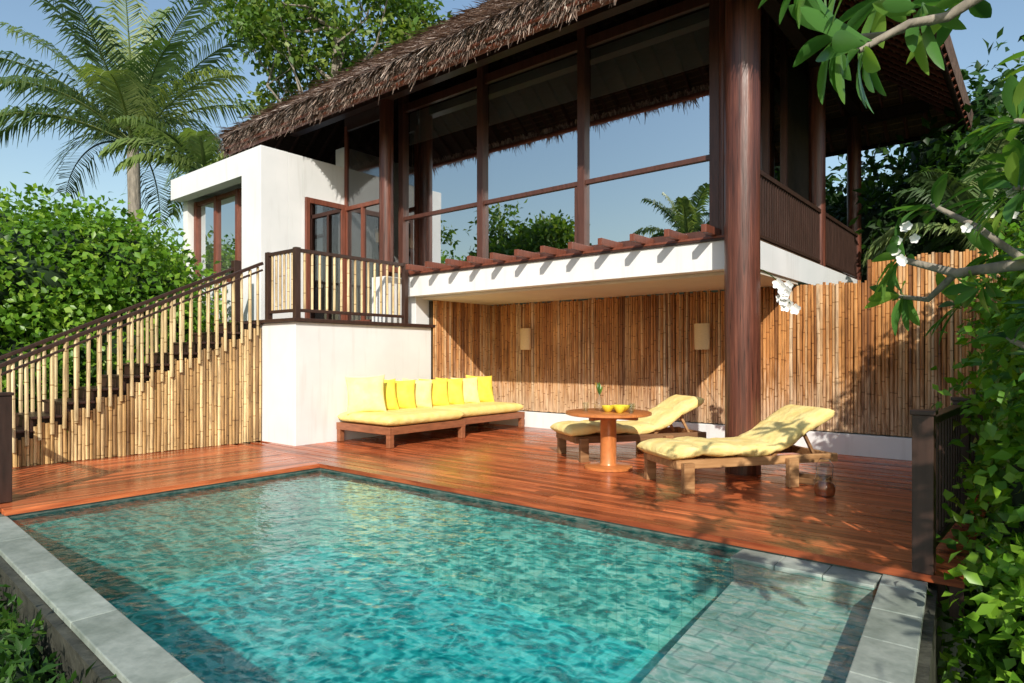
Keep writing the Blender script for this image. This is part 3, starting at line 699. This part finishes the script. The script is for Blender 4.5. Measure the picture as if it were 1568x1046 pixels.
def strip_cushion(name,path,w,th,mat,parent,segs=5,y0=0):
    n=80
    acc=[0]
    for a,b in zip(path[:-1],path[1:]): acc.append(acc[-1]+math.dist(a,b))
    def at(s):
        for i in range(len(path)-1):
            if s<=acc[i+1] or i==len(path)-2:
                t=(s-acc[i])/(acc[i+1]-acc[i]); return Vector((path[i][0]+(path[i+1][0]-path[i][0])*t,path[i][1]+(path[i+1][1]-path[i][1])*t))
    T=acc[-1]; sm=[]
    for i in range(n+1):
        s=T*i/n; q=Vector((0,0)); 
        for k_ in range(-3,4): q+=at(min(T,max(0,s+k_*.03)))
        sm.append(q/7)
    m_=22; vs=[];fs=[]
    for i in range(n+1):
        d=(sm[min(i+1,n)]-sm[max(i-1,0)]).normalized(); nn=Vector((-d.y,d.x))
        t=i/n; ph=abs(math.sin(math.pi*segs*t)); h=th/2*(.62+.38*ph**.5)*min(1,(min(t,1-t)*n/3+.05))**.5; ww=w/2*(1-.02*(1-ph))*(1-.04*(min(t,1-t)<.015))
        for j in range(m_):
            a=2*math.pi*j/m_; c,s2=math.cos(a),math.sin(a)
            wr=.006*math.sin(t*61+j*1.7)*math.sin(t*23+j)
            yy=math.copysign(abs(c)**.35,c)*ww; zz=math.copysign(abs(s2)**.6,s2)*h+wr
            vs.append((sm[i].x+nn.x*zz,y0+yy,sm[i].y+nn.y*zz))
    for i in range(n):
        for j in range(m_): fs.append((i*m_+j,(i+1)*m_+j,(i+1)*m_+(j+1)%m_,i*m_+(j+1)%m_))
    fs.append(tuple(range(m_))); fs.append(tuple(n*m_+j for j in range(m_))[::-1])
    return mesh_np(name,vs,fs,[mat],None,None,True,parent)
def lounger(loc,ang):
    r=empty('sun_lounger',loc,ang); mb=MB(); W=.74
    for yy in (.035,W-.035): mb.box(0,1.98,yy-.028,yy+.028,.24,.33)
    for (x,yy) in ((.10,-.035),(.10,W+.035),(1.35,-.035),(1.35,W+.035)): mb.box(x-.055,x+.065,yy-.033,yy+.033,.0,.31)
    mb.box(0,.06,.065,W-.065,.245,.325); mb.box(1.92,1.98,.065,W-.065,.245,.325)
    x=.10
    while x<1.16: mb.box(x,x+.07,.064,W-.064,.30,.328); x+=.095
    a=math.radians(30); px=1.2
    for yy in (.10,W-.10): mb.beam((px,yy,.33),(px+.80*math.cos(a),yy,.33+.80*math.sin(a)),.04,.05)
    for i in range(8):
        s_=.04+i*.10; mb.beam((px+s_*math.cos(a),.08,.355+s_*math.sin(a)),(px+s_*math.cos(a),W-.08,.355+s_*math.sin(a)),.07,.02,up=(-math.sin(a),0,math.cos(a)))
    for yy in (.16,W-.16): mb.beam((px+.52*math.cos(a),yy,.30+.52*math.sin(a)),(1.80,yy,.29),.035,.035)
    mb.build('frame',[M['teak']],r,bevel=.006)
    strip_cushion('cushion',[(-.12,.385),(.30,.42),(.62,.41),(.95,.385),(1.16,.395),(1.34,.46),(1.62,.63),(1.98,.80)],.74,.15,M['lounge'],r,5,W/2)
lounger((4.38,1.24,0),math.radians(55)); lounger((2.50,2.20,0),math.radians(56))
t=empty('round_table',(3.07,2.08,0)); mb=MB()
mb.lathe([(.50,.665),(.53,.675),(.53,.70),(.515,.708)],n=56); mb.lathe([(.30,.004),(.30,.03),(.28,.042),(.11,.05),(.10,.07),(.10,.60),(.12,.62),(.13,.664)],n=40)
mb.box(-.4,.4,-.03,.03,.62,.663); mb.box(-.03,.03,-.4,-.032,.62,.663); mb.box(-.03,.03,.032,.4,.62,.663)
mb.build('top_and_pedestal',[M['tablewood']],t,True)
mb=MB(); mb.lathe([(.04,0),(.06,.01),(.065,.08),(.045,.14),(.018,.18),(.016,.25),(.022,.255)],(2.93,2.10,.71),20); b=mb.build('glass_bottle',[M['clear']],None,True)
mb=MB()
for i in range(11):
    a=random.uniform(0,6.28); longleaf(mb,(2.93,2.10,.90),(math.cos(a)*.45,math.sin(a)*.45,1),(math.cos(a),math.sin(a),-.3),random.uniform(.10,.20),.025,.1)
mb.build('table_plant',[M['frang']])
for (x,y,rr) in ((3.20,2.16,.13),(3.10,2.02,.08),(3.30,1.96,.07)):
    mb=MB(); mb.lathe([(rr*.4,0),(rr*.5,.005),(rr*.95,.055),(rr,.075),(rr*.93,.072),(rr*.5,.02),(.01,.018)],(x,y,.709),24); mb.build('bowl',[M['bowl']],None,True)
for x,y in ((3.42,2.02),(3.36,2.16),(2.84,1.92)):
    mb=MB(); mb.lathe([(.03,0),(.038,.11),(.034,.11),(.027,.01),(.005,.008)],(x,y,.709),18); mb.build('drinking_glass',[M['clear']],None,True)
l=empty('glass_lantern',(5.56,2.10,0)); l.scale=(.8,.8,.85); mb=MB(); mb.lathe([(.07,.002),(.11,.01),(.125,.07),(.115,.13),(.08,.16),(.07,.17)],n=28); mb.build('amber_bowl',[M['copper']],l,True)
mb=MB(); mb.lathe([(.12,.002),(.127,.17),(.10,.22),(.085,.33),(.05,.36)],n=24); mb.build('glass_jar',[M['clear']],l,True)
mb=MB(); mb.lathe([(.055,.36),(.055,.37)],n=20)
mb.tube([(-.09,0,.21),(-.10,0,.36),(-.05,0,.43),(.05,0,.43),(.10,0,.36),(.09,0,.21)],.004,6); mb.build('handle',[M['metal']],l,True)
mb=MB(); mb.box(5.05,5.45,2.55,2.85,.004,.02); mb.box(5.05,5.45,2.55,2.56,.02,.07);mb.box(5.05,5.45,2.84,2.85,.02,.07); mb.box(5.05,5.06,2.561,2.839,.02,.07); mb.box(5.44,5.45,2.561,2.839,.02,.07); mb.build('serving_tray',[M['teak']])
for x,z in ((-.62,1.52),(3.0,1.50)):
    l=empty('wall_lamp',(x,5.10,z)); mb=MB(); n=20; vs=[];fs=[]
    for j,(rr,zz) in enumerate(((.12,0),(.125,.02),(.13,.4),(.125,.42))):
        for i in range(n):
            a=2*math.pi*i/n; vs.append((rr*math.cos(a),rr*.6*math.sin(a),zz))
    for j in range(3):
        for i in range(n): fs.append((j*n+i,j*n+(i+1)%n,(j+1)*n+(i+1)%n,(j+1)*n+i))
    mb.add(vs,fs); mb.build('shade',[M['lampshade']],l,True)
    mb=MB(); mb.box(-.04,.04,.072,.10,.12,.30); mb.tube([(0,.08,.2),(0,0,.2),(0,0,.26)],.01,6); mb.build('bracket',[M['metal']],l)

# ------------------------------------------------------------------ vegetation
hb=[(-6.6,-3.8,2.1,1.9,1.6,1.5),(-6.1,-1.8,2.5,1.7,1.5,1.25),(-6.0,-.6,2.75,1.5,1.2,1.10),(-5.7,.30,2.25,1.1,.75,.9),(-5.2,.55,1.6,.8,.5,.8),(-5.6,-2.6,.8,1.6,2.2,1.6),(-5.2,-.6,1.0,1.3,1.6,1.6),(-7.8,-2.0,2.9,1.5,2.0,1.4),
(-5.2,-4.2,.4,1.3,1.6,1.6),(-4.9,.2,.7,.9,.8,1.5),(-8.3,.3,2.8,1.6,1.4,1.2),(-5.3,-1.2,3.1,.6,.7,.5),(-5.1,-2.6,2.4,.6,.7,.6),(-5.0,-.3,2.6,.5,.5,.45)]
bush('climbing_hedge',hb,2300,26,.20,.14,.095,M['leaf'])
bb=[(-19+rng.uniform(-1,1)-i*1.2,-4+i*3.2,2.7+rng.uniform(-.4,1.0),3.2,2.4,2.4) for i in range(6)]
bush('distant_trees',bb,800,22,.45,.38,.22,M['leaft'])
palm('palm_tree',(-14.6,3.2,-2),(-14.7,3.1,7.9),28,4.9,M['palm'],.2,5,(.05,1.5),.9)
palm('palm_tree',(-8.9,2.6,-2),(-8.9,2.6,5.9),12,2.5,M['palmy'],.10,9,(.1,.95),1.0)
tree('broadleaf_tree',(-14.1,10.1,-2),(-14.1,10.3,14.2),3.9,22,260,34,.36,.32,.18,M['leaft'],.24,.85)
tree('broadleaf_tree',(-9.0,12.5,-2),(-8.6,12.4,11.8),2.6,9,60,30,.40,.32,.17,M['leaft'],.2,.7)
palm('palm_tree',(-3.9,-12.6,-2),(-3.8,-12.4,5.6),18,2.8,M['palm'],.16,11)
palm('palm_tree',(-1.9,-13.4,-2),(-1.9,-13.2,5.6),16,2.6,M['palm'],.16,14)
tree('broadleaf_tree',(-8.6,-8.6,-2),(-8.7,-8.6,5.4),2.1,12,110,36,.32,.28,.16,M['leaft'],.2,.9)
tree('broadleaf_tree',(-13.0,-5.8,-2),(-13.4,-5.6,5.4),2.2,10,90,30,.36,.28,.16,M['leaft'],.2,.9)
bush('garden_trees',[(5.3,10.6,3.3,1.9,1.4,1.7),(7.6,9.2,3.6,1.9,1.6,2.0),(9.3,7.4,3.8,1.6,1.6,2.3),(3.2,12,3.6,2.6,1.5,2.0),(6.5,11.5,5.2,2.2,1.5,1.8)],650,26,.30,.24,.13,M['leafd'])
palm('palm_tree',(6.3,7.6,-1),(6.2,7.7,3.3),12,1.8,M['palm'],.09,21)
tree('shade_tree',(10.2,-2.2,-1.9),(9.9,-2.0,3.6),1.3,10,50,26,.24,.20,.12,M['leafb'],.12,.8)
sb=[(7.40,.30,-.6,.50,.7,.7),(7.36,.8,.25,.48,.8,.8),(7.50,1.6,1.15,.65,.9,.9),(7.75,2.2,1.9,.8,1.0,.8),(7.9,1.0,1.9,.6,.7,.6),(8.3,3.4,2.3,1.1,1.1,1.2),(7.50,-.5,-1.1,.45,.6,.6),(8.2,.6,1.0,.8,1.4,1.6),(8.4,2.4,3.2,.8,.8,.7),(7.3,2.9,.3,.4,.8,.7),(7.45,-.3,-.2,.4,.5,.6),(7.45,.6,1.3,.4,.6,.6)]
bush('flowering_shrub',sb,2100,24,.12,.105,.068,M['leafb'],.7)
fb=[(x_,Yo(x_)-.27,-.40+.04*math.sin(x_*5),.38,.17,.24) for x_ in np.arange(-.4,4.9,.35)]+[(3.2,-4.3,-.9,.9,.33,.42),(2.1,-4.2,-.9,.9,.33,.42),(.9,-4.1,-.85,.9,.35,.44),(-.6,-4.0,-.60,1.0,.42,.46),(.6,-4.9,-1.0,1.2,.7,.6),(-1.8,-4.6,-.8,1.2,.9,.8),(-3.4,-4.8,-.6,1.2,.9,.9)]
bush('understorey_plants',fb,2000,20,.07,.10,.034,leafmat('understorey_leaves',[(0,(.012,.045,.008)),(.6,(.04,.11,.015)),(1,(.12,.24,.03))]))
fr=empty('frangipani_tree'); mb=MB(); lf=MB()
def cluster(p,d,n,L,W):
    p=Vector(p); d=Vector(d).normalized()
    for i in range(n):
        a=2*math.pi*i/n*2.4+random.uniform(-.3,.3); ref=Vector((0,0,1)) if abs(d.z)<.9 else Vector((1,0,0))
        s1=d.cross(ref).normalized(); s2=d.cross(s1); out=s1*math.cos(a)+s2*math.sin(a)
        dd=(out*random.uniform(.7,1.1)+d*random.uniform(.1,.9)).normalized()
        longleaf(lf,p-d*random.uniform(0,.05),dd,(d*.8+Vector((0,0,.6))),L*random.uniform(.65,1.1),W*random.uniform(.8,1.1),random.uniform(.1,.35),min(.93,max(0,random.gauss(.5,.25))))
def br(pts,r0,r1):
    n=len(pts); mb.tube(pts,[r0+(r1-r0)*i/(n-1) for i in range(n)],9)
br([(8.35,-1.1,-1.9),(8.3,-1.0,0),(8.15,-1.1,1.4),(7.95,-1.3,2.3),(7.75,-1.5,2.75)],.12,.05)
br([(7.75,-1.5,2.75),(7.45,-1.85,2.78),(7.28,-2.02,2.70),(7.13,-2.15,2.66),(7.0,-2.20,2.58),(6.9,-2.3,2.55),(6.76,-2.38,2.47)],.028,.012)
br([(7.13,-2.15,2.66),(6.95,-2.0,2.80),(6.75,-1.95,2.86)],.018,.012)
br([(7.45,-1.85,2.78),(7.4,-2.1,2.75),(7.2,-2.35,2.86)],.018,.012)
br([(7.13,-2.15,2.66),(6.95,-2.3,2.72),(6.82,-2.5,2.74)],.016,.010)
br([(8.15,-1.1,1.4),(7.7,-.9,1.72),(7.2,-.8,1.86),(6.9,-.75,1.84),(6.62,-.7,1.95)],.05,.016)
br([(7.2,-.8,1.86),(7.0,-.9,2.05),(6.8,-.85,2.2)],.02,.012); br([(6.9,-.75,1.84),(6.75,-.55,1.72),(6.6,-.5,1.75)],.02,.012)
br([(7.7,-.9,1.72),(7.35,-.7,2.05),(7.15,-.6,2.4)],.025,.012); br([(7.95,-1.3,2.3),(7.5,-1.0,2.4),(7.15,-.9,2.55)],.03,.012)
br([(7.35,-.7,2.05),(7.3,-.9,2.2),(7.15,-1.0,2.2)],.02,.012)
br([(8.3,-1.0,.3),(7.8,-.6,1.0),(7.35,-.4,1.35),(7.1,-.35,1.5)],.04,.014)
br([(7.95,-1.3,2.3),(8.3,-2.2,2.7),(8.3,-3.1,2.8)],.05,.02); br([(8.15,-1.1,1.4),(8.7,-2.0,2.1),(8.6,-3.2,2.3)],.05,.02); br([(8.3,-2.2,2.7),(8.8,-2.8,3.1)],.03,.02)
CL=[((6.76,-2.38,2.47),(-.8,-.2,-.5),13,.28,.064),((6.62,-2.2,2.62),(-.8,.1,.0),12,.27,.064),((6.75,-1.95,2.86),(-.7,.2,.4),13,.27,.062),((7.2,-2.35,2.86),(-.5,-.3,.6),12,.25,.06),((6.9,-2.2,2.62),(-.5,.4,-.2),8,.22,.055),((6.82,-2.5,2.74),(-.8,-.4,.2),12,.25,.06),((6.6,-2.45,2.8),(-.8,-.1,.2),12,.26,.06),((7.0,-1.6,2.9),(-.5,.3,.5),10,.27,.07),
 ((6.62,-.7,1.95),(-.9,0,.3),13,.27,.07),((6.8,-.85,2.2),(-.5,0,.8),12,.25,.07),((6.6,-.5,1.75),(-.8,.4,-.2),13,.25,.065),((7.15,-.6,2.4),(-.3,0,.9),13,.28,.08),((7.15,-.9,2.55),(-.5,0,.6),13,.28,.08),((7.15,-1.0,2.2),(-.5,-.2,.3),12,.26,.075),((7.3,-.8,1.9),(-.2,-.4,.6),11,.25,.07),((7.55,-1.2,2.5),(-.2,-.3,.9),12,.28,.08),((7.5,-.6,1.75),(-.3,-.4,.5),12,.25,.07),((7.0,-.7,1.75),(-.3,-.2,-.6),10,.22,.06),
 ((7.1,-.35,1.5),(-.5,0,.5),12,.26,.07),((7.35,-.4,1.4),(-.2,-.4,.6),12,.26,.07),((7.0,-.2,2.0),(-.5,.2,.4),12,.26,.07),((6.85,-.3,1.7),(-.6,.0,.1),10,.25,.065),((7.3,-.2,2.7),(-.3,0,.8),12,.28,.08),((7.35,-.5,3.0),(-.3,0,.8),12,.28,.08),((7.0,-.1,2.35),(-.6,.1,.6),12,.26,.07),((7.3,-.6,1.65),(-.4,-.3,.4),12,.25,.07)]
br([(7.0,-2.20,2.58),(6.8,-2.15,2.60),(6.62,-2.2,2.62)],.014,.010); br([(6.95,-2.3,2.72),(6.75,-2.4,2.79),(6.6,-2.45,2.8)],.013,.010)
for i in range(26):
    CL.append(((random.uniform(7.9,9.2),random.uniform(-3.9,-1.9),random.uniform(2.0,3.3)),(random.gauss(0,.5),random.gauss(0,.5),.8),11,.28,.085))
for c_ in CL: cluster(*c_)
mb.build('trunk_and_branches',[M['bark']],fr,True); lf.build('leaves',[M['frang']],fr,True)
def flower(mb,c,r):
    for i in range(5):
        a=2*math.pi*i/5+random.random()*.3; longleaf(mb,c,(math.cos(a),-.5,math.sin(a)),(0,-1,0),r,r*.7,-.1)
mb=MB()
for i in range(7): flower(mb,(6.66+random.uniform(-.08,.12),-.80+random.uniform(-.1,.05),1.98+random.uniform(-.10,.14)),.032)
for i in range(4): flower(mb,(7.05+random.uniform(-.1,.1),-.95,2.1+random.uniform(-.1,.1)),.032)
mb.build('blossoms',[M['petal']],fr,True)
oc=empty('hanging_orchid'); mb=MB(); mb.tube([(4.46,3.3,2.5),(4.60,3.2,2.45),(4.82,3.12,2.28),(4.95,3.08,2.0)],.006,6); mb.build('stem',[M['leafd']],oc)
mb=MB()
for i in range(10): flower(mb,(4.84+.014*i+random.uniform(-.07,.09),3.08+random.uniform(-.05,.05),2.26-i*.035),.08)
mb.build('flowers',[M['petal']],oc,True)
for (x,y,z,s_) in ((7.15,.0,-1.35,.5),(7.6,-.5,-1.5,.55),(7.2,.7,-1.5,.5),(6.98,-.8,-1.7,.35),(7.05,-.3,-.95,.28)):
    vs=[];fs=[];nu,nv_=20,12
    for j in range(nv_+1):
        for i in range(nu):
            th=math.pi*j/nv_;ph=2*math.pi*i/nu; kk=s_*(1+.15*math.sin(3*ph+x*9)*math.sin(2*th)+.08*math.sin(7*ph+4*th))
            vs.append((x+kk*math.sin(th)*math.cos(ph),y+kk*math.sin(th)*math.sin(ph),z+.7*kk*math.cos(th)))
    for j in range(nv_):
        for i in range(nu): fs.append((j*nu+i,(j+1)*nu+i,(j+1)*nu+(i+1)%nu,j*nu+(i+1)%nu))
    mesh_np('rock',vs,fs,[M['rock']],smooth=True)
print('done')
